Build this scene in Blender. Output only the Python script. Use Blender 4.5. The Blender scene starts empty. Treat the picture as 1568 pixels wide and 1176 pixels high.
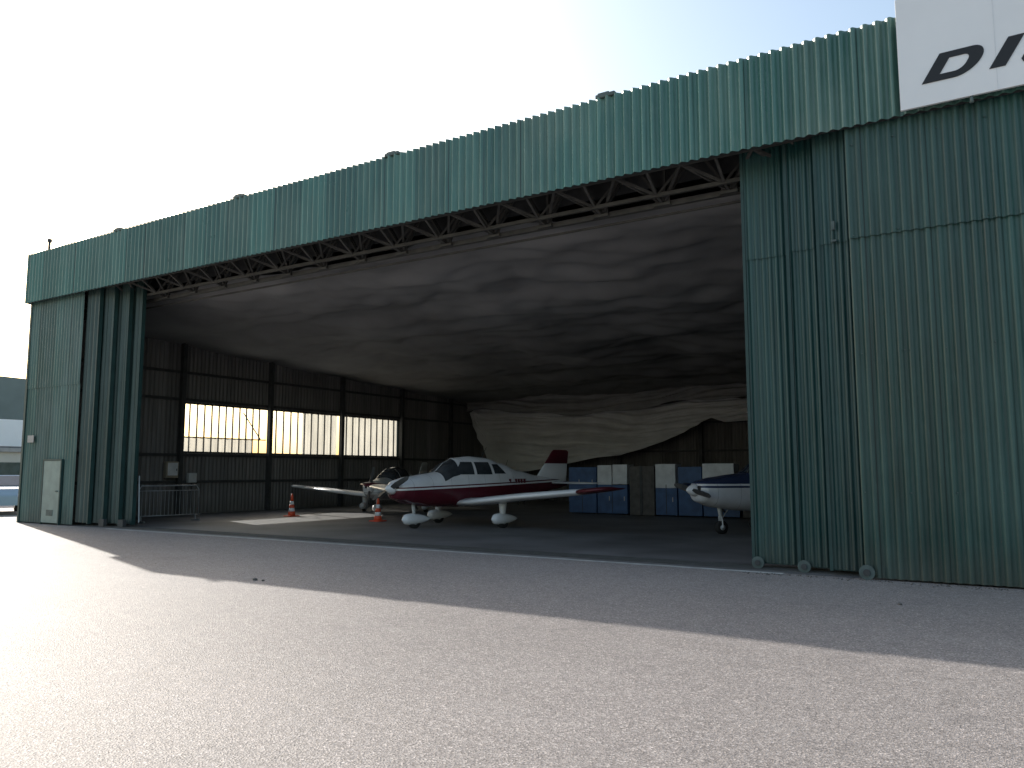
import bpy, bmesh, math, random
from mathutils import Vector, Matrix, noise
random.seed(7)
S=bpy.context.scene
col=S.collection

# ------------------------------------------------------------------ materials
def newmat(name):
    m=bpy.data.materials.new(name); m.use_nodes=True
    nt=m.node_tree; b=nt.nodes['Principled BSDF']
    return m,nt,b
def N(nt,t,**k):
    n=nt.nodes.new(t)
    for a,v in k.items(): setattr(n,a,v)
    return n
def math_(nt,op,a,b=None,clamp=False):
    n=nt.nodes.new('ShaderNodeMath'); n.operation=op; n.use_clamp=clamp
    for i,v in enumerate((a,b)):
        if v is None: continue
        if isinstance(v,(int,float)): n.inputs[i].default_value=v
        else: nt.links.new(v,n.inputs[i])
    return n.outputs[0]
def coords(nt,scale=(1,1,1)):
    tc=N(nt,'ShaderNodeTexCoord'); mp=N(nt,'ShaderNodeMapping')
    mp.inputs['Scale'].default_value=scale
    nt.links.new(tc.outputs['Object'],mp.inputs['Vector'])
    return mp.outputs[0],tc
def noise_(nt,vec,scale,detail=4,rough=.55):
    n=N(nt,'ShaderNodeTexNoise'); n.inputs['Scale'].default_value=scale
    n.inputs['Detail'].default_value=detail; n.inputs['Roughness'].default_value=rough
    nt.links.new(vec,n.inputs['Vector']); return n.outputs['Fac']
def ramp(nt,fac,stops):
    r=N(nt,'ShaderNodeValToRGB'); e=r.color_ramp.elements
    while len(e)<len(stops): e.new(.5)
    for i,(p,c) in enumerate(stops):
        e[i].position=p; e[i].color=(c[0],c[1],c[2],1) if not isinstance(c,(int,float)) else (c,c,c,1)
    nt.links.new(fac,r.inputs[0]); return r.outputs[0]
def mixc(nt,fac,a,b,mode='MIX'):
    m=N(nt,'ShaderNodeMix'); m.data_type='RGBA'; m.blend_type=mode
    for sock,v in ((m.inputs[0],fac),(m.inputs[6],a),(m.inputs[7],b)):
        if isinstance(v,(int,float)): sock.default_value=v
        elif isinstance(v,tuple): sock.default_value=(v[0],v[1],v[2],1)
        else: nt.links.new(v,sock)
    return m.outputs[2]
def bump(nt,b,h,strength=.3,dist=.02):
    n=N(nt,'ShaderNodeBump'); n.inputs['Strength'].default_value=strength; n.inputs['Distance'].default_value=dist
    nt.links.new(h,n.inputs['Height']); nt.links.new(n.outputs[0],b.inputs['Normal'])

def simple(name,c,rough=.6,metal=0,var=.18,scale=3,bmp=0,spec=.5):
    m,nt,b=newmat(name); v,_=coords(nt)
    n=noise_(nt,v,scale,6)
    lo=tuple(x*(1-var) for x in c); hi=tuple(min(1,x*(1+var)) for x in c)
    nt.links.new(ramp(nt,n,[(.3,lo),(.7,hi)]),b.inputs['Base Color'])
    b.inputs['Roughness'].default_value=rough; b.inputs['Metallic'].default_value=metal
    b.inputs['Specular IOR Level'].default_value=spec
    if bmp: bump(nt,b,noise_(nt,v,scale*8,4),bmp)
    return m

def cladding(name,c,axis=0,sheet=.9,streak=.35,rough=.38,fade=(.42,.50,.44),fadeamt=.45,metal=0,seamk=.45,spec=.6):
    """painted corrugated steel: per-sheet tone, dark laps, vertical dirt streaks, faded patches, rust specks"""
    m,nt,b=newmat(name)
    v,tc=coords(nt)
    sep=N(nt,'ShaderNodeSeparateXYZ'); nt.links.new(tc.outputs['Object'],sep.inputs[0])
    t=math_(nt,'DIVIDE',sep.outputs[axis],sheet)
    fl=math_(nt,'FLOOR',t); fr=math_(nt,'FRACT',t)
    wn=N(nt,'ShaderNodeTexWhiteNoise'); wn.noise_dimensions='1D'; nt.links.new(fl,wn.inputs['W'])
    tone=ramp(nt,wn.outputs['Value'],[(0,.76),(1,1.22)])
    c1=mixc(nt,1.0,tone,c,'MULTIPLY')
    v2,_=coords(nt,(.5,.5,.22)); f=noise_(nt,v2,1.8,6,.6)
    fm=ramp(nt,f,[(.42,0),(.72,fadeamt)])
    c2=mixc(nt,fm,c1,fade)
    v3,_=coords(nt,(16,16,.45)); st=noise_(nt,v3,1,5,.6)
    sm=ramp(nt,st,[(.33,1-streak),(.62,1.06)])
    c3=mixc(nt,1.0,c2,sm,'MULTIPLY')
    v4,_=coords(nt,(40,40,2.5)); s4=noise_(nt,v4,1,3,.6)
    c3=mixc(nt,ramp(nt,s4,[(.62,0),(.72,.28)]),c3,fade)
    lowd=math_(nt,'SUBTRACT',1.0,math_(nt,'MULTIPLY',sep.outputs[2],1.6),True)
    c3=mixc(nt,math_(nt,'MULTIPLY',lowd,.45),c3,(.09,.085,.07))
    seam=math_(nt,'LESS_THAN',fr,.016)
    wn2=N(nt,'ShaderNodeTexWhiteNoise'); wn2.noise_dimensions='1D'; nt.links.new(math_(nt,'ADD',fl,31.7),wn2.inputs['W'])
    c4=mixc(nt,math_(nt,'MULTIPLY',seam,math_(nt,'MULTIPLY',wn2.outputs['Value'],seamk*2,True)),c3,(.012,.02,.018))
    sp=noise_(nt,v,9,6,.7); spm=ramp(nt,sp,[(.68,0),(.76,.6)])
    c5=mixc(nt,spm,c4,(.10,.07,.05))
    nt.links.new(c5,b.inputs['Base Color'])
    rr=ramp(nt,f,[(.3,rough*.85),(.7,min(1,rough*1.5))]); nt.links.new(rr,b.inputs['Roughness'])
    b.inputs['Metallic'].default_value=metal; b.inputs['Specular IOR Level'].default_value=spec
    bump(nt,b,noise_(nt,v,2.2,3),.3,.03)
    return m

def asphalt():
    m,nt,b=newmat('asphalt'); v,_=coords(nt)
    big=noise_(nt,v,.22,6,.6); fine=noise_(nt,v,55,3,.7)
    vor=N(nt,'ShaderNodeTexVoronoi'); vor.inputs['Scale'].default_value=80; nt.links.new(v,vor.inputs['Vector'])
    vc=N(nt,'ShaderNodeSeparateColor'); nt.links.new(vor.outputs['Color'],vc.inputs[0])
    a=ramp(nt,big,[(.3,(.285,.255,.238)),(.7,(.355,.318,.298))])
    s=ramp(nt,vc.outputs[0],[(0,.52),(.5,.93),(.88,1.12),(1,1.8)])
    c=mixc(nt,1,a,s,'MULTIPLY')
    c=mixc(nt,1,c,ramp(nt,fine,[(.3,.76),(.7,1.2)]),'MULTIPLY')
    st=noise_(nt,v,1.1,7,.7)
    c=mixc(nt,ramp(nt,st,[(.56,0),(.75,.38)]),c,(.13,.12,.12))
    mid=noise_(nt,v,7,5,.7); c=mixc(nt,1,c,ramp(nt,mid,[(.3,.88),(.7,1.08)]),'MULTIPLY')
    vv,_=coords(nt,(.6,2.2,1)); st2=noise_(nt,vv,.8,5,.6)
    c=mixc(nt,ramp(nt,st2,[(.55,0),(.75,.15)]),c,(.45,.42,.40))
    nt.links.new(c,b.inputs['Base Color'])
    b.inputs['Roughness'].default_value=.66; b.inputs['Specular IOR Level'].default_value=.55
    h=mixc(nt,.5,vor.outputs['Distance'],fine)
    bump(nt,b,h,.6,.013)
    return m

M={}
M['asphalt']=asphalt()
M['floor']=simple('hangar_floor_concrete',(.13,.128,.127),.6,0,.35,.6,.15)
M['strip']=simple('threshold_concrete',(.50,.50,.48),.8,0,.25,4,.3)
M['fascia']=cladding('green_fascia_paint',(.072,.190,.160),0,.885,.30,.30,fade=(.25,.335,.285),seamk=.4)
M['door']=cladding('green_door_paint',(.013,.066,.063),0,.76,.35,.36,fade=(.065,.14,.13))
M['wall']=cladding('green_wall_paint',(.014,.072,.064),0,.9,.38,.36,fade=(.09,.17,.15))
M['wallL']=cladding('green_side_paint',(.062,.135,.118),0,.9,.35,fade=(.24,.30,.27),fadeamt=.5)
M['stack']=cladding('green_dark_door',(.032,.068,.062),0,.5,.35,fade=(.14,.19,.17))
M['stackc']=simple('door_edge_paint',(.02,.055,.052),.5,0,.2,3)
M['inner']=cladding('brown_inner_cladding',(.20,.195,.195),1,.9,.35,.7,(.3,.28,.27),.35,spec=.3)
M['innerx']=cladding('brown_back_cladding',(.17,.162,.158),0,.9,.35,.7,(.26,.25,.24),.35,spec=.3)
M['steel']=simple('truss_steel_paint',(.075,.074,.068),.6,0,.3,4)
M['dsteel']=simple('dark_steel',(.05,.053,.055),.6,0,.3,4)
M['galv']=simple('galvanised_steel',(.38,.40,.42),.4,.6,.2,5)
M['grey']=simple('weathered_grey_steel',(.09,.12,.115),.6,.2,.3,6)
M['roof']=simple('roof_felt',(.12,.12,.12),.9)
M['fabric']=simple('ceiling_fabric',(.265,.262,.26),.9,0,.24,.35,.2)
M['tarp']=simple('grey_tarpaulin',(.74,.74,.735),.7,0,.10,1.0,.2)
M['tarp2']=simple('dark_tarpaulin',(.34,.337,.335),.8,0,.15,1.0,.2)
M['white']=simple('sign_white',(.82,.83,.84),.45,0,.03,1)
M['black']=simple('sign_black',(.012,.012,.014),.5)
M['mandoor']=simple('painted_door',(.24,.31,.28),.5,0,.15,3)
M['rubber']=simple('rubber',(.02,.02,.02),.8)
M['orange']=simple('cone_orange',(.75,.10,.04),.5,0,.08)
M['conew']=simple('cone_white',(.8,.8,.8),.5,0,.05)
M['blue']=simple('cabinet_blue',(.04,.10,.23),.5,0,.25)
M['cabw']=simple('cabinet_white',(.66,.68,.70),.5,0,.15)
M['brown']=simple('brown_wood',(.10,.092,.085),.7,0,.3,5)
M['box']=simple('box_plastic',(.32,.28,.22),.6)
M['pwhite']=simple('aircraft_white_paint',(.80,.80,.81),.25,0,.03,2)
M['pred']=simple('aircraft_maroon_paint',(.10,.012,.022),.28,0,.1,2)
M['pblue']=simple('aircraft_blue_paint',(.03,.05,.12),.28,0,.1,2)
M['psilver']=simple('aircraft_grey_paint',(.55,.57,.58),.35,0,.06,2)
M['carb']=simple('car_silver_blue_paint',(.30,.38,.48),.25,0,.05,2)
M['fargreen']=simple('far_cladding',(.16,.20,.19),.7,0,.15,.4)
M['farroof']=simple('far_roof',(.14,.155,.17),.7,0,.15,.4)
M['render']=simple('white_render',(.60,.57,.50),.8,0,.08,1)
M['trimg']=simple('grey_trim',(.36,.35,.34),.5)
M['stone']=simple('pebble',(.12,.11,.10),.9)
def glassm():
    m,nt,b=newmat('aircraft_glass')
    b.inputs['Roughness'].default_value=.06; b.inputs['Specular IOR Level'].default_value=.9
    v,_=coords(nt); nt.links.new(ramp(nt,noise_(nt,v,2,2),[(.3,(.02,.025,.03)),(.7,(.06,.07,.08))]),b.inputs['Base Color'])
    return m
M['glass']=glassm()
def translucent(name,c,tr,var=.75,c_t=None):
    m,nt,b=newmat(name); out=nt.nodes['Material Output']; nt.nodes.remove(b)
    v,_=coords(nt,(1,1,.3)); c2=ramp(nt,noise_(nt,v,2.5,5),[(.3,tuple(x*var for x in c)),(.7,c)])
    t=N(nt,'ShaderNodeBsdfTranslucent'); nt.links.new(c2,t.inputs[0])
    d=N(nt,'ShaderNodeBsdfTransparent')
    if c_t: d.inputs[0].default_value=(*c_t,1)
    else: nt.links.new(c2,d.inputs[0])
    mx=N(nt,'ShaderNodeMixShader'); mx.inputs[0].default_value=tr
    nt.links.new(t.outputs[0],mx.inputs[1]); nt.links.new(d.outputs[0],mx.inputs[2]); nt.links.new(mx.outputs[0],out.inputs[0])
    return m
M['tw']=translucent('clear_rooflight_sheet',(.86,.95,1.0),.86,.97,(.95,.98,1.0))
M['ty']=translucent('yellowed_rooflight_sheet',(.36,.365,.34),.10)

# ------------------------------------------------------------------ helpers
def empty(name,loc=(0,0,0),rz=0):
    e=bpy.data.objects.new(name,None); e.location=loc; e.rotation_euler=(0,0,rz); col.objects.link(e); return e
def mesh(name,verts,faces,mat,parent=None,smooth=False,loc=(0,0,0),rot=(0,0,0),recalc=True):
    me=bpy.data.meshes.new(name); me.from_pydata([tuple(v) for v in verts],[],faces)
    if recalc:
        bm=bmesh.new(); bm.from_mesh(me); bmesh.ops.recalc_face_normals(bm,faces=bm.faces); bm.to_mesh(me); bm.free()
    mats=mat if isinstance(mat,list) else [mat]
    for mm in mats: me.materials.append(mm)
    if smooth:
        for p in me.polygons: p.use_smooth=True
    o=bpy.data.objects.new(name,me); o.location=loc; o.rotation_euler=rot
    col.objects.link(o)
    if parent: o.parent=parent
    return o
def boxgeo(c,s,R=None):
    vs=[]
    for dx in(-.5,.5):
        for dy in(-.5,.5):
            for dz in(-.5,.5):
                v=Vector((dx*s[0],dy*s[1],dz*s[2]))
                if R is not None: v=R@v
                vs.append(v+Vector(c))
    fs=[(0,1,3,2),(4,6,7,5),(0,4,5,1),(2,3,7,6),(0,2,6,4),(1,5,7,3)]
    return vs,fs
def boxes(name,lst,mat,parent=None,bevel=0):
    V=[];F=[]
    for it in lst:
        c,s=it[0],it[1]; R=it[2] if len(it)>2 else None
        v,f=boxgeo(c,s,R); o=len(V); V+=v; F+=[tuple(i+o for i in q) for q in f]
    o=mesh(name,V,F,mat,parent)
    if bevel:
        md=o.modifiers.new('b','BEVEL'); md.width=bevel; md.segments=2; md.limit_method='ANGLE'
    return o
def beams(name,lst,mat,parent=None):
    L=[]
    for p,q,w,h in lst:
        p=Vector(p);q=Vector(q);d=q-p; R=d.to_track_quat('Z','Y').to_matrix()
        L.append(((p+q)/2,(w,h,d.length),R))
    return boxes(name,L,mat,parent)
def tube(name,pts,rads,mat,parent=None,seg=12,smooth=True):
    V=[];F=[]
    pts=[Vector(p) for p in pts]
    for i,p in enumerate(pts):
        d=(pts[min(i+1,len(pts)-1)]-pts[max(i-1,0)]).normalized()
        R=d.to_track_quat('Z','Y').to_matrix()
        for k in range(seg):
            a=2*math.pi*k/seg
            V.append(p+R@Vector((math.cos(a)*rads[i],math.sin(a)*rads[i],0)))
    for i in range(len(pts)-1):
        for k in range(seg):
            F.append((i*seg+k,i*seg+(k+1)%seg,(i+1)*seg+(k+1)%seg,(i+1)*seg+k))
    F.append(tuple(range(seg))[::-1]); F.append(tuple((len(pts)-1)*seg+k for k in range(seg)))
    return mesh(name,V,F,mat,parent,smooth)
def corr(name,a0,a1,z0,z1,fixed,axis,mat,parent,period=.177,amp=.022,segs=8,sharp=False,zf=None):
    """corrugated sheet. axis 'x': runs along X at Y=fixed; 'y': runs along Y at X=fixed"""
    n=max(2,int(round((a1-a0)/period*segs))); V=[];F=[]
    for i in range(n+1):
        a=a0+(a1-a0)*i/n
        w=math.sin(2*math.pi*a/period)
        if sharp: w=max(-1,min(1,w*1.8))
        d=w*amp+.008*noise.noise(Vector((a*.9,z0,fixed)))
        zz=.006*noise.noise(Vector((math.floor(a/.885)*3.3,1.7,fixed)))
        for j,z in enumerate((z0+zz,(z1 if zf is None else zf(a))+zz)):
            V.append((a,fixed+d,z) if axis=='x' else (fixed+d,a,z))
    for i in range(n): F.append((2*i,2*i+2,2*i+3,2*i+1))
    return mesh(name,V,F,mat,parent,smooth=True)

# ------------------------------------------------------------------ ground
g=1500
mesh('ground',[(-g,-g,0),(g,-g,0),(g,g,0),(-g,g,0)],[(0,1,2,3)],M['asphalt'])

# ------------------------------------------------------------------ hangar
H=empty('aircraft_hangar')
XL,XR,YF,YB=-26.6,11.0,13.2,38.5
mesh('floor',[(XL+.05,13.1,.004),(XR,13.1,.004),(XR,YB,.004),(XL+.05,YB,.004)],[(0,1,2,3)],M['floor'],H)
mesh('threshold',[(-21.6,12.9,.008),(-3.2,12.9,.008),(-3.2,13.07,.008),(-21.6,13.07,.008)],[(0,1,2,3)],M['strip'],H)
boxes('door_rails',[((-7.3,13.35+.16*i,.012),(38,.04,.02)) for i in range(4)],M['dsteel'],H)
# fascia
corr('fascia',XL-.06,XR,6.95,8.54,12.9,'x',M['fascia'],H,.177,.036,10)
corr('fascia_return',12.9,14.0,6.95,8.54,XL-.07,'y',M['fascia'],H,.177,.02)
boxes('fascia_trim',[((-7.8,12.978,6.975),(37.5,.04,.03)),((-7.8,12.978,8.47),(37.5,.04,.04))],M['dsteel'],H)
boxes('soffit',[((-7.8,13.15,7.30),(37.5,.30,.03))],M['dsteel'],H)
V=[(XL-.05,12.95,8.40),(XR,12.95,8.40),(XR,YB+.3,7.2),(XL-.05,YB+.3,7.2)]
mesh('roof',V+[(x,y,z+.06) for x,y,z in V],[(0,1,2,3),(4,7,6,5),(0,4,5,1),(1,5,6,2),(2,6,7,3),(3,7,4,0)],M['roof'],H)
roofz=lambda y:8.41-1.2*(y-12.95)/25.85
caps=[]
for x in (-21.7,-16.4,-11.3,-6.1): caps+= [((x,13.0,8.56),(.40,.26,.08)),((x-.05,13.0,8.615),(.24,.20,.05))]
boxes('roof_vent_caps',caps,M['grey'],H,.02)
tube('roof_mast',[(-25.6,13,8.45),(-25.6,13,8.85)],[.04,.04],M['dsteel'],H,8)
boxes('mast_head',[((-25.6,13,8.88),(.10,.12,.12))],M['dsteel'],H,.02)
# right fixed wall, lapped sheets
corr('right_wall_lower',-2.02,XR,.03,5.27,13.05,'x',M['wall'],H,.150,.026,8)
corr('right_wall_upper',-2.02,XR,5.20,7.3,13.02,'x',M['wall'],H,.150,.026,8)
def leaf(name,x0,x1,y,mat):
    corr(name+'_lower',x0,x1,.10,5.27,y,'x',mat,H,.108,.018,8)
    corr(name+'_upper',x0,x1,5.22,7.25,y-.02,'x',mat,H,.108,.018,8)
    boxes(name+'_frame',[((x0-.0,y+.01,3.65),(.05,.10,7.15)),((x1,y+.03,3.65),(.05,.06,7.15)),(((x0+x1)/2,y+.045,.16),(x1-x0,.05,.16))],M['stackc'],H)
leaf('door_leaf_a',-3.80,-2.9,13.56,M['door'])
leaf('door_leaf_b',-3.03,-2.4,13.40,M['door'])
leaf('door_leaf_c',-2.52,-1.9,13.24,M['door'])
boxes('door_latch',[((-2.28,13.20,5.5),(.05,.03,.14)),((-2.28,13.20,5.25),(.08,.03,.03))],M['grey'],H)
L=[]
for z in (1.3,3.4,5.24,6.7):
    x=-1.95
    while x<4: L.append(((x+random.uniform(-.04,.04),13.018,z+random.uniform(-.02,.02)),(.014,.03,.014))); x+=.6
boxes('sheet_bolts',L,M['grey'],H)
def roller(x,y,r=.13):
    tube('door_roller',[(x,y-.04,r),(x,y,r)],[r,r],M['grey'],H,20,False)
    tube('roller_hub',[(x,y-.06,r),(x,y-.04,r)],[r*.45,r*.45],M['dsteel'],H,12,False)
roller(-3.72,13.50,.10); roller(-2.95,13.34,.10); roller(-1.98,12.98,.11)
# left fixed panel
corr('left_wall_lower',XL,-23.6,.03,4.25,13.15,'x',M['wallL'],H,.150,.020,8)
corr('left_wall_upper',XL,-23.6,4.2,7.3,13.13,'x',M['wallL'],H,.150,.020,8)
boxes('corner_trim',[((XL-.03,13.14,3.65),(.10,.10,7.3))],M['stackc'],H)
boxes('pass_door',[((-24.75,13.09,.98),(.95,.05,1.86))],M['mandoor'],H,.01)
boxes('pass_door_frame',[((-25.25,13.09,.98),(.05,.07,1.95)),((-24.25,13.09,.98),(.05,.07,1.95)),((-24.75,13.09,1.935),(.95,.07,.05))],M['stackc'],H)
boxes('pass_door_handle',[((-24.4,13.05,1.0),(.10,.04,.03)),((-24.75,13.06,.35),(.35,.01,.18))],M['grey'],H)
boxes('wall_plate',[((-26.1,13.07,2.6),(.35,.02,.22))],M['trimg'],H)
for i,(x0,x1,y) in enumerate([(-23.6,-22.95,13.24),(-23.1,-22.45,13.40),(-22.6,-21.95,13.56),(-22.1,-21.55,13.72)]):
    corr('left_leaf',x0,x1,.1,7.25,y,'x',M['stack'],H,.216,.03,8,True)
    boxes('left_leaf_edge',[((x1,y+.02,3.65),(.05,.12,7.15))],M['stackc'],H)
boxes('left_leaf_shoe',[((-22.4,13.35,.12),(.25,.10,.2)),((-21.7,13.5,.12),(.25,.10,.2))],M['dsteel'],H)
# left side wall (outer and inner skins) with window band
for nm,x,mt in (('side_outer',XL,M['wallL']),('side_inner',XL+.14,M['inner'])):
    corr(nm+'_a',13.2,18.6,0,7.6,x,'y',mt,H,.177,.02,6,zf=roofz)
    corr(nm+'_b',31.1,YB,0,7.6,x,'y',mt,H,.177,.02,6,zf=roofz)
    corr(nm+'_low',18.6,31.1,0,2.3,x,'y',mt,H,.177,.02,6)
    corr(nm+'_top',18.6,31.1,4.17,7.6,x,'y',mt,H,.177,.02,6,zf=roofz)
xw=XL+.05
corr('window_sheet_a',18.65,22.6,2.88,4.15,xw,'y',M['tw'],H,.3,.02,8)
corr('window_sheet_low',18.65,22.0,2.32,2.9,xw+.02,'y',M['ty'],H,.3,.02,8)
corr('window_sheet_b',22.8,24.7,2.32,4.15,xw,'y',M['tw'],H,.3,.02,8)
corr('window_sheet_c',24.7,26.8,2.32,4.15,xw,'y',M['ty'],H,.3,.02,8)
corr('window_sheet_d',27.0,31.05,2.32,4.15,xw,'y',M['ty'],H,.3,.02,8)
L=[((XL+.1,y,3.23),(.08,.014,1.86)) for y in [19.0+.33*i for i in range(11)]+[23.2,23.6,24.0,24.4,24.8]+[25.2+.4*i for i in range(4)]+[27.4+.42*i for i in range(9)]]
L+=[((XL+.1,24.85,2.32),(.12,12.5,.05)),((XL+.1,24.85,4.16),(.12,12.5,.05)),((XL+.1,20.7,2.88),(.08,3.9,.04))]
boxes('window_bars',L,M['dsteel'],H)
beams('loose_brace',[((XL+.2,21.4,3.95),(XL+.2,22.3,2.9),.03,.03)],M['dsteel'],H)
L=[((XL+.30,y,3.4),(.18,.16,6.8)) for y in (14.4,18.52,22.7,26.9,31.15,35.3)]
L+=[((XL+.22,26,z),(.06,24,.10)) for z in (1.2,2.2,4.28,5.3)]
boxes('columns',L,M['dsteel'],H)
corr('rear_wall',XL,XR,0,7.4,YB,'x',M['innerx'],H,.177,.02,6)
L=[((x,YB-.15,2.9),(.18,.16,5.8)) for x in (-22,-17.6,-13.2,-8.8,-4.4,0,4.4)]
L+=[((-8,YB-.1,z),(36,.06,.1)) for z in (1.3,2.6,4.0)]
boxes('rear_columns',L,M['dsteel'],H)
corr('right_side_wall',13.1,YB,0,8.2,XR,'y',M['inner'],H,.177,.02,6,zf=roofz)
# truss over the opening
L=[]
L+=[((-26.4,14.2,6.72),(11,14.2,6.72),.10,.10),((-26.4,13.85,6.80),(11,13.85,6.80),.07,.07),((-26.4,13.35,7.12),(11,13.35,7.12),.07,.07),((-26.4,14.2,7.75),(11,14.2,7.75),.1,.1)]
i=0;x=-26.3
while x<10:
    p=1.3
    for o_ in (0,.09):
        L.append(((x,14.2-o_,6.75),(x+p/2,14.2-o_,7.72),.05,.05)); L.append(((x+p/2,14.2-o_,7.72),(x+p,14.2-o_,6.75),.05,.05))
    L.append(((x,14.2,6.74),(x+p/2,13.35,7.12),.045,.045)); L.append(((x+p/2,13.35,7.12),(x+p,14.2,6.74),.045,.045))
    L.append(((x,13.85,6.8),(x,14.2,6.72),.05,.05)); L.append(((x,13.85,6.8),(x,13.35,7.12),.05,.05))
    L.append(((x+p,13.85,6.8),(x+p/2,13.35,7.12),.045,.045)); L.append(((x,13.85,6.8),(x+p/2,14.2,7.72),.045,.045))
    if i%2==0: L.append(((x+.02,14.2,6.75),(x+.02,14.2,7.72),.05,.05))
    x+=p;i+=1
beams('door_truss',L,M['steel'],H)
L=[]
for k in range(29):
    x=-26.3+1.3*k; L.append(((x,14.15,6.70),(.34,.16,.05))); L.append(((x,14.13,6.82),(.30,.02,.22)))
boxes('gusset_plates',L,M['steel'],H)
boxes('upper_infill',[((-7.8,14.35,7.75),(37,.03,1.2))],M['dsteel'],H)
boxes('light_pipe',[((-7.8,14.5,6.62),(37,.04,.04))],M['steel'],H)
def cz(x,y):
    t=max(0,(y-14.4)/24.1)
    b=6.95-1.25*t**.75
    sag=.22*math.sin(math.pi*((y-14.4)/4.1%1.0))
    sx=.10*math.sin(math.pi*((x+26.4)/5.2%1.0))
    w=.26*noise.noise(Vector((x*.22+y*.1,y*.40-x*.12,0)))+.13*noise.noise(Vector((x*.5+y*.3,y*1.1-x*.5,3)))+.06*noise.noise(Vector((x*1.0+y*.9,y*1.5-x*.7,5)))+.014*noise.noise(Vector((x*3.5,y*2.6,7)))
    # pulled creases running diagonally from fixing points
    w+=.05*(1-abs(noise.noise(Vector((x*.35+y*.55,y*.25-x*.18,11)))*2))**3
    e=min(1,(x+26.4)/4)
    return b-.25+.30*e-(sag+sx)*(.35+.65*e)*.8+w*e
nx,ny=300,170; V=[];F=[]
for j in range(ny+1):
    y=14.4+(YB-.1-14.4)*j/ny
    for i in range(nx+1):
        x=-26.4+(XR+26.4)*i/nx; V.append((x,y,cz(x,y)))
for j in range(ny):
    for i in range(nx):
        a=j*(nx+1)+i; F.append((a,a+1,a+nx+2,a+nx+1))
mesh('ceiling_fabric',V,F,M['fabric'],H,True)
V=[];F=[]
for y in (18.5,22.6,26.7,30.8,34.9):
    for i in range(241):
        x=-26.3+37*i/240
        for dy in (-.03,.03):
            V.append((x,y+dy,cz(x,y+dy)-.012))
    o=len(V)-482
    for i in range(240): F.append((o+2*i,o+2*i+2,o+2*i+3,o+2*i+1))
mesh('ceiling_seams',V,F,M['fabric'],H,True)

# tarpaulin hung on rear wall
T=empty('tarpaulin')
def interp(tab,x):
    for (a,b),(c,d) in zip(tab,tab[1:]):
        if a<=x<=c: return b+(d-b)*(x-a)/(c-a)
    return tab[0][1] if x<tab[0][0] else tab[-1][1]
bot=[(-26.3,4.9),(-25.9,3.6),(-25.2,2.3),(-24.6,1.8),(-23.7,1.5),(-22.3,1.6),(-20.2,1.95),(-18.3,2.3),(-16.9,2.4),(-15.5,2.8),(-13.6,3.45),(-12.3,4.15),(-11.6,3.9),(-10.5,3.95),(-8,3.6),(-4,3.9),(10,3.8)]
def hang(name,x0,x1,topf,botf,y0,mat,amp=.22,nx=300,nz=90,seed=0):
    V=[];F=[]
    for j in range(nz+1):
        for i in range(nx+1):
            x=x0+(x1-x0)*i/nx; a=j/nz; zt=topf(x); zb=botf(x); z=zt+(zb-zt)*a
            q=(z-2.0)*2.2-.030*(x+19)**2*.5+.8*noise.noise(Vector((x*.3,z*.4,seed)))
            cr=(1-abs(noise.noise(Vector((x*.18+seed,q*1.1,2)))*2))**2
            d=amp*noise.noise(Vector((x*.45+seed,z*.6-x*.15,seed)))+amp*.5*noise.noise(Vector((x*.25+seed,q*1.6,5)))+.20*amp*noise.noise(Vector((x*1.2,q*4,9)))-amp*.5*cr
            V.append((x,y0+d*1.6-.35*a,z))
    for j in range(nz):
        for i in range(nx):
            q=j*(nx+1)+i; F.append((q,q+1,q+nx+2,q+nx+1))
    return mesh(name,V,F,mat,T,True)
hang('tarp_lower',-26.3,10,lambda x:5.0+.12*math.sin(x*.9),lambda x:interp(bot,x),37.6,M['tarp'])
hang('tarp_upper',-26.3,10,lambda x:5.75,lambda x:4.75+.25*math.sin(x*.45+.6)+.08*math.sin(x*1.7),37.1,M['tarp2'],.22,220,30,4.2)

# storage units behind the aircraft
C=empty('storage_cabinets',(0,27,0))
def cab(name,x0,x1,z0,z1,mat,d=0,dep=.6):
    boxes(name,[(((x0+x1)/2,dep/2+d,(z0+z1)/2),(x1-x0,dep,z1-z0))],M[mat],C,.012)
cab('body_a',-14.5,-13.35,.05,1.75,'blue'); cab('leaf_a',-13.95,-13.4,.9,1.72,'blue',-.02,.03)
cab('body_b',-13.3,-12.1,.05,1.1,'blue'); cab('top_b1',-13.3,-12.72,1.1,1.82,'cabw'); cab('top_b2',-12.68,-12.1,1.12,1.84,'cabw')
cab('wood_c',-12.0,-11.05,.02,1.78,'brown'); cab('wood_slat',-11.6,-11.5,.02,1.8,'dsteel',-.03,.03)
cab('body_d',-11.0,-10.2,.05,1.0,'blue'); cab('top_d',-11.0,-10.25,1.0,1.85,'cabw')
cab('body_e',-10.15,-9.3,.05,1.75,'blue')
cab('body_f',-9.25,-8.0,.05,1.2,'blue'); cab('box_f',-9.25,-8.15,1.2,1.86,'cabw',-.05)
cab('body_g',-7.9,-6.5,.05,1.5,'brown')
boxes('handles',[((x,-.035,z),(.03,.02,.16)) for x,z in ((-14.05,1.2),(-13.5,1.2),(-12.8,.6),(-12.2,.6),(-10.35,.6),(-9.4,1.0),(-8.15,.7))],M['galv'],C)
boxes('plinth_gaps',[((x,-.004,.6),(.02,.01,1.05)) for x in (-13.93,-12.7,-10.6,-8.6)],M['dsteel'],C)

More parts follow.
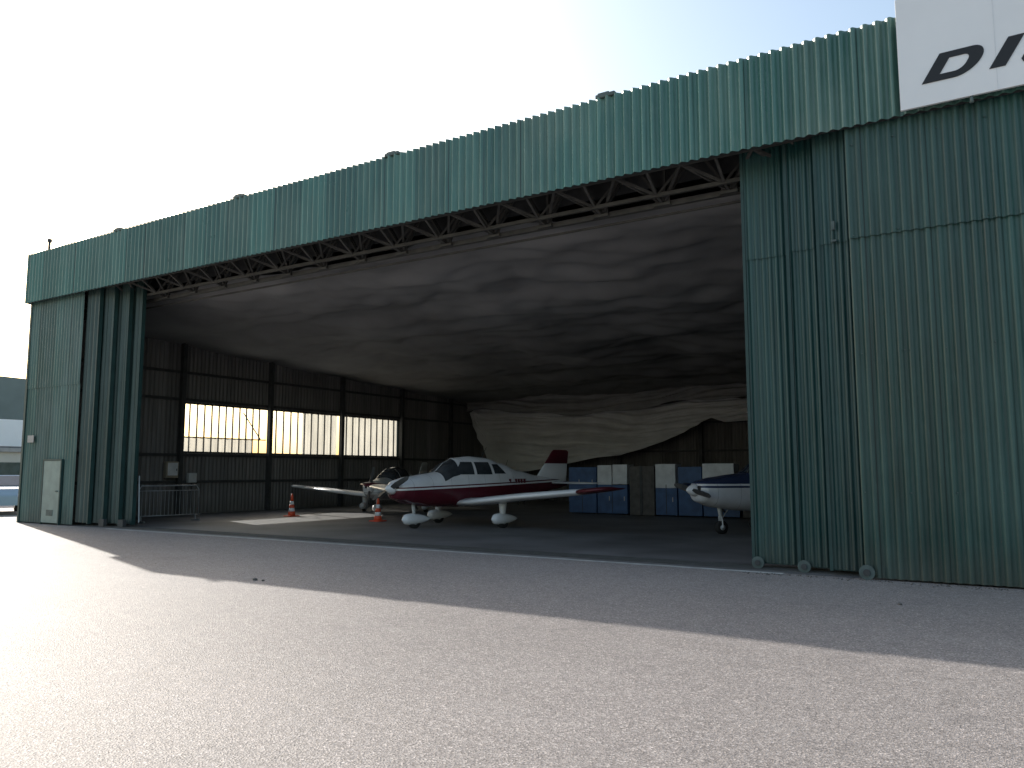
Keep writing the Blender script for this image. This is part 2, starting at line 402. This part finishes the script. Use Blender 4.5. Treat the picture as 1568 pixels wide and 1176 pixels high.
# ------------------------------------------------------------------ sign
SG=empty('airport_sign',(-1.18,12.80,6.97))
boxes('board',[((2.9,0,.88),(5.8,.05,1.76))],M['white'],SG,.006)
boxes('board_seams',[((x,-.027,.88),(.005,.003,1.74)) for x in (1.25,2.5,3.75,5.0)],M['cabw'],SG)
boxes('brackets',[((x,.06,.1),(.06,.07,.1)) for x in (.4,1.6,2.8,4.0,5.2)],M['dsteel'],SG)
tube('hook',[(.92,0,.0),(.92,0,-.10)],[.02,.03],M['grey'],SG,8)
def letter(name,outer,inner,ox):
    me=bpy.data.curves.new(name,'CURVE'); me.dimensions='2D'; me.fill_mode='BOTH'; me.extrude=.004
    for poly in (outer,inner):
        if not poly: continue
        sp=me.splines.new('POLY'); sp.points.add(len(poly)-1); sp.use_cyclic_u=True
        for i,(x,z) in enumerate(poly): sp.points[i].co=(ox+x+z*.62,z,0,1)
    me.materials.append(M['black'])
    o=bpy.data.objects.new(name,me); col.objects.link(o); o.parent=SG; o.rotation_euler=(math.pi/2,0,0); o.location=(0,-.031,.33)
def arc(cx,cz,rx,rz,a0,a1,n=10): return [(cx+rx*math.cos(math.radians(a0+(a1-a0)*i/n)),cz+rz*math.sin(math.radians(a0+(a1-a0)*i/n))) for i in range(n+1)]
h=.41
D_o=[(0,0)]+arc(.42,.20,.23,.20,-90,0)+arc(.42,.21,.23,.20,0,90)+[(0,h)]
D_i=[(.18,.095)]+arc(.37,.19,.10,.095,-90,0)+arc(.37,.22,.10,.095,0,90)+[(.18,h-.095)]
letter('letter_d',D_o,D_i,.30)
letter('letter_i',[(0,0),(.20,0),(.20,h),(0,h)],None,1.16)
letter('letter_j',[(0,.05)]+[(.05,0),(.42,0),(.52,.08),(.52,h),(.35,h),(.35,.13),(.30,.10),(.16,.10),(.16,.16),(0,.16)],None,1.52)
O_o=arc(.31,.20,.31,.21,0,350,28)
O_i=arc(.31,.20,.15,.10,0,350,28)
letter('letter_o',O_o,O_i,2.20)
letter('letter_n',[(0,0),(.16,0),(.16,.26),(.40,0),(.56,0),(.56,h),(.40,h),(.40,.16),(.17,h),(0,h)],None,3.0)

# ------------------------------------------------------------------ aircraft
def lerp_tab(tab,s,k):
    for a,b in zip(tab,tab[1:]):
        if a[0]<=s<=b[0]:
            t=(s-a[0])/(b[0]-a[0]); t2=t*t*(3-2*t)*.5+t*.5
            return a[k]+(b[k]-a[k])*t2
    return tab[0][k] if s<tab[0][0] else tab[-1][k]
FUS=[ # s, halfwidth, zbottom, ztop, zmid
(.26,.30,.88,1.30,1.12),(.36,.44,.80,1.36,1.12),(.7,.53,.68,1.44,1.10),(1.3,.57,.60,1.52,1.10),(1.62,.585,.58,1.56,1.10),
(2.0,.60,.57,1.85,1.12),(2.3,.61,.56,1.99,1.12),(2.9,.61,.56,2.04,1.12),(3.5,.59,.58,2.00,1.14),(4.1,.52,.64,1.84,1.16),
(4.8,.39,.74,1.62,1.18),(5.7,.24,.88,1.46,1.18),(6.6,.12,1.02,1.34,1.19),(7.1,.05,1.12,1.28,1.20)]
def paintmat(name,top,bottom,z0,slope,stripe):
    m,nt,b=newmat(name); v,tc=coords(nt)
    sep=N(nt,'ShaderNodeSeparateXYZ'); nt.links.new(tc.outputs['Object'],sep.inputs[0])
    zz=math_(nt,'ADD',sep.outputs[2],math_(nt,'MULTIPLY',sep.outputs[0],slope))
    lo=math_(nt,'LESS_THAN',zz,z0)
    c=mixc(nt,lo,top,bottom)
    a=math_(nt,'GREATER_THAN',zz,z0+.05); bb=math_(nt,'LESS_THAN',zz,z0+.05+stripe)
    c=mixc(nt,math_(nt,'MULTIPLY',a,bb),c,bottom)
    d=noise_(nt,v,3,5); c=mixc(nt,1,c,ramp(nt,d,[(.3,.88),(.7,1.0)]),'MULTIPLY')
    fr=math_(nt,'FRACT',math_(nt,'DIVIDE',sep.outputs[0],.62))
    c=mixc(nt,math_(nt,'MULTIPLY',math_(nt,'LESS_THAN',fr,.012),.5),c,(.05,.05,.05))
    nt.links.new(c,b.inputs['Base Color']); b.inputs['Roughness'].default_value=.25
    return m
def airfoil(n=9):
    up=[];lo=[]
    for i in range(n+1):
        x=.5*(1-math.cos(math.pi*i/n))
        t=5*(.2969*math.sqrt(x)-.126*x-.3516*x*x+.2843*x**3-.1036*x**4)
        cam=.03*(1-(2*x-1)**2)
        up.append((x,cam+t)); lo.append((x,cam-t))
    return up+lo[::-1][1:-1]
AF=airfoil()
def wing(name,st,mat,parent,vertical=False):
    V=[];F=[];n=len(AF)
    for sp,sle,ch,z,t in st:
        for (x,y) in AF:
            if vertical: V.append((-(sle+x*ch),(y-.03*(1-(2*x-1)**2))*t*ch,sp))
            else: V.append((-(sle+x*ch),sp,z+y*t*ch))
    for i in range(len(st)-1):
        for k in range(n): F.append((i*n+k,i*n+(k+1)%n,(i+1)*n+(k+1)%n,(i+1)*n+k))
    F.append(tuple(range(n))); F.append(tuple((len(st)-1)*n+k for k in range(n)))
    return mesh(name,V,F,mat,parent,True)
def aircraft(nose,heading,paint,trim,tipmat,spats=True,half=5.3,prop=15,zoff=0,tab=FUS,bubble=False,scale=1.0):
    E=empty('light_aircraft',(nose[0],nose[1],zoff),math.atan2(heading[1],heading[0])); E.scale=(scale,)*3
    def sec(s): return [lerp_tab(tab,s,k) for k in (1,2,3,4)]
    def surf(s,a,off=0):
        w,zb,zt,zm=sec(s); ca,sa=math.cos(a),math.sin(a)
        n=2.35 if sa>=0 else 2.8
        hh=(zt-zm) if sa>=0 else (zm-zb)
        y=(w+off)*math.copysign(abs(ca)**(2/n),ca); z=zm+(hh+off)*math.copysign(abs(sa)**(2/n),sa)
        if sa>0 and zt>1.65:
            y*=1-.16*((z-zm)/(zt-zm))*min(1,(zt-1.65)/.3)
        return (-s,y,z)
    NS,NA=90,40; V=[];F=[]
    for i in range(NS+1):
        s=tab[0][0]+(tab[-1][0]-tab[0][0])*i/NS
        for k in range(NA): V.append(surf(s,2*math.pi*k/NA))
    for i in range(NS):
        for k in range(NA): F.append((i*NA+k,i*NA+(k+1)%NA,(i+1)*NA+(k+1)%NA,(i+1)*NA+k))
    F.append(tuple(range(NA))); F.append(tuple(NS*NA+k for k in range(NA)))
    mesh('fuselage',V,F,paint,E,True)
    def patch(name,fs,fa,mat,off=.008,n=10):
        V=[];F=[]
        for i in range(n+1):
            for j in range(n+1):
                u,v=i/n,j/n; V.append(surf(fs(u,v),fa(u,v),off))
        for i in range(n):
            for j in range(n): q=i*(n+1)+j; F.append((q,q+1,q+n+2,q+n+1))
        return mesh(name,V,F,mat,E,True)
    def sidewin(name,s0b,s1b,s0t,s1t,zb,zt_,side):
        n=8; V=[];F=[]
        for i in range(n+1):
            for j in range(n+1):
                u,v=i/n,j/n
                s=(s0b+(s1b-s0b)*u)*(1-v)+(s0t+(s1t-s0t)*u)*v
                w,b_,t_,zm=sec(s); z=zb+(zt_-zb)*v
                q=min(.97,(z-zm)/(t_-zm))
                sa=max(0,q)**(2.35/2); a=math.asin(min(1,sa))
                p=surf(s,a,.009); V.append((p[0],p[1]*side,p[2]))
        for i in range(n):
            for j in range(n): q=i*(n+1)+j; F.append((q,q+1,q+n+2,q+n+1))
        mesh(name,V,F,M['glass'],E,True)
    d=math.radians
    if not bubble:
        for side,a0,a1 in (('l',91.5,157),('r',23,88.5)):
            patch('windshield_'+side,lambda u,v:1.64+u*.56,lambda u,v,a0=a0,a1=a1:d(a0+(a1-a0)*v),M['glass'])
        for sd in (1,-1):
            sidewin('window_front',1.98,2.72,2.34,2.74,1.50,1.86,sd)
            sidewin('window_mid',2.82,3.42,2.82,3.40,1.50,1.86,sd)
            sidewin('window_rear',3.52,4.02,3.50,3.78,1.52,1.80,sd)
    else:
        patch('canopy_front',lambda u,v:1.6+u*.7,lambda u,v:d(18+144*v),M['glass'],.01,14)
        patch('canopy_rear',lambda u,v:2.38+u*1.2,lambda u,v:d(28+124*v),M['glass'],.01,14)
    for sd in (1,-1):
        boxes('intake',[((-.30,sd*.20,1.17),(.12,.17,.11))],M['rubber'],E,.03)
    boxes('lower_intake',[((-.34,0,.93),(.10,.26,.10))],M['rubber'],E,.03)
    tube('spinner',[(0.0,0,1.12),(-.03,0,1.12),(-.10,0,1.12),(-.20,0,1.12),(-.28,0,1.12)],[.008,.05,.11,.155,.165],M['pwhite'],E,20)
    for sg in (1,-1):
        R=Matrix.Rotation(math.radians(prop+(0 if sg>0 else 180)),3,'X'); V=[];F=[]
        pr=[(.10,.05,.03,50),(.30,.075,.02,38),(.6,.07,.012,25),(.85,.055,.008,18),(.93,.02,.005,16)]
        for r,w,t,tw in pr:
            q=math.radians(tw)
            for a,b in ((-1,-1),(1,-1),(1,1),(-1,1)):
                lx=a*w*math.sin(q)+b*t*math.cos(q); lz=a*w*math.cos(q)-b*t*math.sin(q)
                V.append(Vector((-.16,0,1.12))+R@Vector((lx,r,lz)))
        for i in range(len(pr)-1):
            for k in range(4): F.append((4*i+k,4*i+(k+1)%4,4*i+4+(k+1)%4,4*i+4+k))
        F.append((0,1,2,3)); F.append((16,17,18,19))
        mesh('propeller_blade',V,F,M['dsteel'],E)
    for sd in (1,-1):
        wing('wing',[(sd*.3,2.05,1.75,.70,.14),(sd*.9,2.25,1.6,.73,.14),(sd*2.6,2.30,1.52,.90,.135),(sd*(half-.8),2.48,1.16,1.08,.13)],M['pwhite'],E)
        wing('wing_tip',[(sd*(half-.8),2.48,1.16,1.08,.13),(sd*(half-.12),2.55,1.02,1.15,.12),(sd*half,2.72,.72,1.17,.06)],tipmat,E)
        boxes('flap_joint',[((-3.62,sd*2.9,.945),(.012,3.6,.012),Matrix.Rotation(sd*.095,3,'X'))],M['dsteel'],E)
        wing('tailplane',[(sd*.03,6.25,.85,1.22,.10),(sd*1.7,6.32,.72,1.22,.09),(sd*1.85,6.45,.5,1.22,.05)],M['pwhite'],E)
    wing('fin_base',[(1.25,5.35,1.75,0,.07),(1.45,5.75,1.38,0,.07),(1.85,6.10,1.06,0,.07)],M['pwhite'],E,True)
    wing('fin_tip',[(1.85,6.10,1.06,0,.07),(2.24,6.42,.80,0,.07),(2.30,6.52,.62,0,.04)],trim,E,True)
    def wheel(x,y,r=.19):
        tube('tyre',[(x,y-.07,r),(x,y-.05,r),(x,y+.05,r),(x,y+.07,r)],[r*.8,r,r,r*.8],M['rubber'],E,20)
        tube('wheel_hub',[(x,y-.075,r),(x,y+.075,r)],[r*.42,r*.42],M['psilver'],E,14)
    def spat(x,y):
        V=[];F=[];ns=12;na=14
        for i in range(ns+1):
            u=i/ns; w=.13*(math.sin(math.pi*u**.62))**.7+.004; hgt=.17*(math.sin(math.pi*u**.6))**.65+.004
            for k in range(na):
                a=2*math.pi*k/na; V.append((x+.42-u*.98,y+w*math.cos(a),.25+hgt*math.sin(a)*(1 if math.sin(a)>0 else .85)))
        for i in range(ns):
            for k in range(na): F.append((i*na+k,i*na+(k+1)%na,(i+1)*na+(k+1)%na,(i+1)*na+k))
        mesh('wheel_fairing',V,F,M['pwhite'],E,True)
    for x,y,zt in ((-.98,0,.75),(-2.95,1.52,.76),(-2.95,-1.52,.76)):
        wheel(x,y,.19 if spats else .17)
        if spats: spat(x,y)
        if y: tube('gear_leg',[(x,y,.30),(x,y,zt+.05)],[.075,.13],M['pwhite'],E,12)
        else: tube('nose_leg',[(x,y,.30),(x+.05,y,zt)],[.045,.06],M['psilver'],E,10)
        if not y and not spats:
            beams('nose_fork',[((x,-.09,.17),(x+.02,-.07,.42),.03,.03),((x,.09,.17),(x+.02,.07,.42),.03,.03),((x+.02,-.09,.42),(x+.02,.09,.42),.03,.05),((x-.02,0,.4),(x-.25,0,.68),.02,.02)],M['psilver'],E)
    tube('antenna',[(-3.4,0,2.0),(-3.62,0,2.32)],[.012,.005],M['dsteel'],E,6)
    tube('tail_aerial',[(-4.4,0,1.74),(-4.5,0,1.95)],[.01,.004],M['dsteel'],E,6)
    tube('exhaust',[(-1.1,-.2,.66),(-1.25,-.22,.52)],[.03,.03],M['dsteel'],E,8)
    L=[]
    for i in range(6):
        if i==1: continue
        for sd in (1,-1):
            y=surf(4.15+i*.14,math.radians(12),.004)[1]*sd
            L.append(((-(4.15+i*.14),y,1.30),(.09,.012,.13)))
    boxes('registration',L,trim,E)
    return E
pA=paintmat('aircraft_paint_maroon',(.80,.80,.81),(.10,.012,.022),1.06,.030,.035)
pB=paintmat('aircraft_paint_grey',(.62,.63,.64),(.25,.26,.28),.85,.05,.03)
pC=paintmat('aircraft_paint_navy',(.03,.045,.10),(.76,.77,.79),1.18,.0,.05)
def norm(h): l=math.hypot(*h); return (h[0]/l,h[1]/l)
h1=norm((-.27,-.963)); aircraft((-13.8+3.25*h1[0],19.85+3.25*h1[1]),h1,pA,M['pred'],M['pred'],half=5.6,prop=20)
h2=norm((.31,-.95)); aircraft((-20.9+2.2*h2[0],24.2+2.2*h2[1]),h2,pB,M['psilver'],M['psilver'],half=5.2,bubble=True,prop=80,scale=.86)
h3=norm((-.66,-.75)); aircraft((-6.5+.98*h3[0],20.3+.98*h3[1]),h3,pC,M['pblue'],M['pblue'],spats=False,prop=-8)

# ------------------------------------------------------------------ cones
def cone(x,y,hh=.75):
    E=empty('traffic_cone',(x,y,0))
    boxes('base',[((0,0,.02),(.40,.40,.04))],M['orange'],E,.01)
    z=[.04,.18,.30,.42,.54,hh]; r=lambda q:.14-(.115)*(q/hh)
    mt=['orange','conew','orange','conew','orange']
    for i in range(5): tube('band',[(0,0,z[i]),(0,0,z[i+1])],[r(z[i]),r(z[i+1])],M[mt[i]],E,20)
cone(-21.9,20.0,.8); cone(-17.4,19.5,.75)
B=empty('crowd_barrier',(-23.15,14.9,0),math.atan2(1.85,.35))
Lb=1.95
tube('frame',[(0,0,.15),(0,0,1.0),(.1,0,1.14),(Lb-.1,0,1.14),(Lb,0,1.0),(Lb,0,.15)],[.02]*6,M['galv'],B,8)
tube('bottom_rail',[(0,0,.2),(Lb,0,.2)],[.015]*2,M['galv'],B,8)
tube('mid_rail',[(0,0,.98),(Lb,0,.98)],[.012]*2,M['galv'],B,8)
beams('bars',[((.12*i+.12,0,.2),(.12*i+.12,0,1.0),.012,.012) for i in range(15)],M['galv'],B)
beams('feet',[((x,-.3,.03),(x,.3,.03),.04,.05) for x in(.1,Lb-.1)]+[((x,0,.03),(x,0,.2),.04,.04) for x in(.1,Lb-.1)],M['galv'],B)
beams('tilted_end',[((-.05,-.25,0.02),(0,0,1.45),.035,.035)],M['galv'],B)
E=empty('electrical_box',(XL+.40,18.1,1.65)); boxes('case',[((0,0,0),(.2,.5,.6))],M['box'],E,.02); boxes('door_plate',[((.11,0,.02),(.02,.4,.46))],M['cabw'],E,.005); boxes('lock',[((.125,.15,0),(.01,.03,.08))],M['dsteel'],E)
E=empty('electrical_box',(XL+.38,19.0,1.35)); boxes('case',[((0,0,0),(.16,.34,.36))],M['psilver'],E,.02); boxes('cable',[((0,0,-.65),(.04,.04,.95))],M['dsteel'],E)
E=empty('tool_trolley',(-20.6,32.5,0)); boxes('frame',[((0,0,.45),(1.2,.6,.04)),((0,0,.9),(1.2,.6,.04))]+[((dx,dy,.45),(.04,.04,.9)) for dx in(-.58,.58) for dy in(-.28,.28)],M['dsteel'],E); boxes('crate',[((.2,0,1.05),(.5,.4,.28)),((-.3,0,.6),(.4,.4,.26))],M['box'],E,.02)

# ------------------------------------------------------------------ outside left
FH=empty('distant_hangar',(-66,30,0)); V=[];F=[];n=16;W=16;Dp=30
for k in range(n+1):
    a=math.pi*k/n; yy=-W*math.cos(a); zz=6.3+2.6*math.sin(a)
    V+=[(0,yy,zz),(-Dp,yy,zz)]
for k in range(n): F.append((2*k,2*k+2,2*k+3,2*k+1))
mesh('roof',V,F,M['farroof'],FH,True)
boxes('walls',[((-Dp/2,0,3.15),(Dp,2*W-.3,6.3))],M['fargreen'],FH)
Vg=[(-.02,-W*math.cos(math.pi*k/n),6.3+2.6*math.sin(math.pi*k/n)) for k in range(n+1)]
mesh('gable',Vg,[tuple(range(n+1))],M['fargreen'],FH)
boxes('big_door',[((.05,-9+3*i,2.4),(.08,2.9,4.8)) for i in range(7)],M['farroof'],FH)
K=empty('site_kiosk',(-47,22.2,0))
boxes('walls',[((0,0,1.3),(5,4,2.6))],M['render'],K,.02)
boxes('roof_slab',[((0,0,2.7),(5.4,4.4,.2))],M['trimg'],K)
boxes('name_board',[((2.2,-.5,3.6),(.1,3.4,1.4))],M['white'],K,.01)
boxes('windows',[((2.52,-1,1.5),(.05,1.3,1.1)),((-1.2,-2.02,1.5),(1.4,.05,1.1)),((1.0,-2.02,1.5),(1.4,.05,1.1))],M['glass'],K)
CR=empty('parked_car',(-33.2,15.6,0),math.radians(-20))
prof=[(-2.05,.35),(-2.1,.75),(-1.95,.95),(-1.3,1.0),(-.75,1.42),(.55,1.45),(1.35,1.02),(1.75,.95),(2.05,.70),(2.1,.35)]
V=[];F=[]
ws=[.80,.84,.84,.84,.66,.66,.84,.84,.80,.78]
for (x,z),w in zip(prof,ws): V+=[(x,-w,z),(x,w,z)]
for i in range(len(prof)-1): F.append((2*i,2*i+1,2*i+3,2*i+2))
F.append(tuple(2*i for i in range(10))); F.append(tuple(2*i+1 for i in range(10)))
o=mesh('body',V,F,M['carb'],CR); md=o.modifiers.new('b','BEVEL'); md.width=.05; md.segments=3
for sd in(-1,1):
    mesh('side_glass',[(-1.15,sd*.80,1.03),(-.72,sd*.685,1.36),(.5,sd*.685,1.39),(1.15,sd*.80,1.06)],[(0,1,2,3)],M['glass'],CR)
mesh('windscreen',[(1.30,-.74,1.07),(1.30,.74,1.07),(.66,.60,1.42),(.66,-.60,1.42)],[(0,1,2,3)],M['glass'],CR)
for x in(-1.3,1.3):
    for y in(-.76,.76):
        tube('tyre',[(x,y-.1,.31),(x,y+.1,.31)],[.31,.31],M['rubber'],CR,22,False)
        tube('wheel_disc',[(x,y-.11,.31),(x,y+.11,.31)],[.19,.19],M['psilver'],CR,16,False)
boxes('headlights',[((2.07,y,.72),(.08,.32,.14)) for y in(-.55,.55)],M['cabw'],CR,.02)
V=[];F=[]
def blob(x,y,r):
    o=len(V)
    bm=bmesh.new(); bmesh.ops.create_icosphere(bm,subdivisions=1,radius=r)
    for v in bm.verts:
        v.co*=1+.35*noise.noise(v.co*2.2/r+Vector((x,y,0)))
        V.append((v.co.x+x,v.co.y+y,v.co.z*.6+r*.3))
    bm.verts.ensure_lookup_table()
    for f in bm.faces: F.append(tuple(v.index+o for v in f.verts))
    bm.free()
blob(-9.6,8.1,.04); blob(-9.45,8.12,.025); blob(-1.3,10.8,.03)
for i in range(40): blob(random.uniform(-24,1),random.uniform(3.5,12.8),random.uniform(.004,.010))
for i in range(260): blob(random.uniform(-3.8,3),12.95-abs(random.gauss(0,.10)),random.uniform(.006,.018))
mesh('dirt_clods',V,F,M['stone'],None,True)

# ------------------------------------------------------------------ camera, light
cam=bpy.data.cameras.new('camera'); co=bpy.data.objects.new('camera',cam); col.objects.link(co)
co.location=(0,0,1.6); co.rotation_euler=(math.radians(90+6.24),0,math.radians(32.3))
cam.lens=28.0; cam.sensor_width=36; cam.clip_end=5000; S.camera=co
sd=Vector((14.96,-5.05,-8.54)).normalized()
sun=bpy.data.lights.new('sun','SUN'); so=bpy.data.objects.new('sun',sun); col.objects.link(so)
sun.energy=5; sun.angle=math.radians(.5); sun.color=(1,.95,.88)
so.rotation_euler=sd.to_track_quat('-Z','Y').to_euler()
w=bpy.data.worlds.new('World'); S.world=w; w.use_nodes=True
nt=w.node_tree; bg=nt.nodes['Background']; sk=nt.nodes.new('ShaderNodeTexSky'); sk.sky_type='NISHITA'; sk.sun_disc=False
sk.sun_elevation=math.asin(-sd.z); sk.sun_rotation=math.atan2(-sd.x,-sd.y); sk.air_density=1.5; sk.dust_density=3.0; sk.ozone_density=1.2
nt.links.new(sk.outputs[0],bg.inputs[0]); bg.inputs[1].default_value=.23
S.view_settings.view_transform='Standard'; S.view_settings.look='None'; S.view_settings.exposure=0
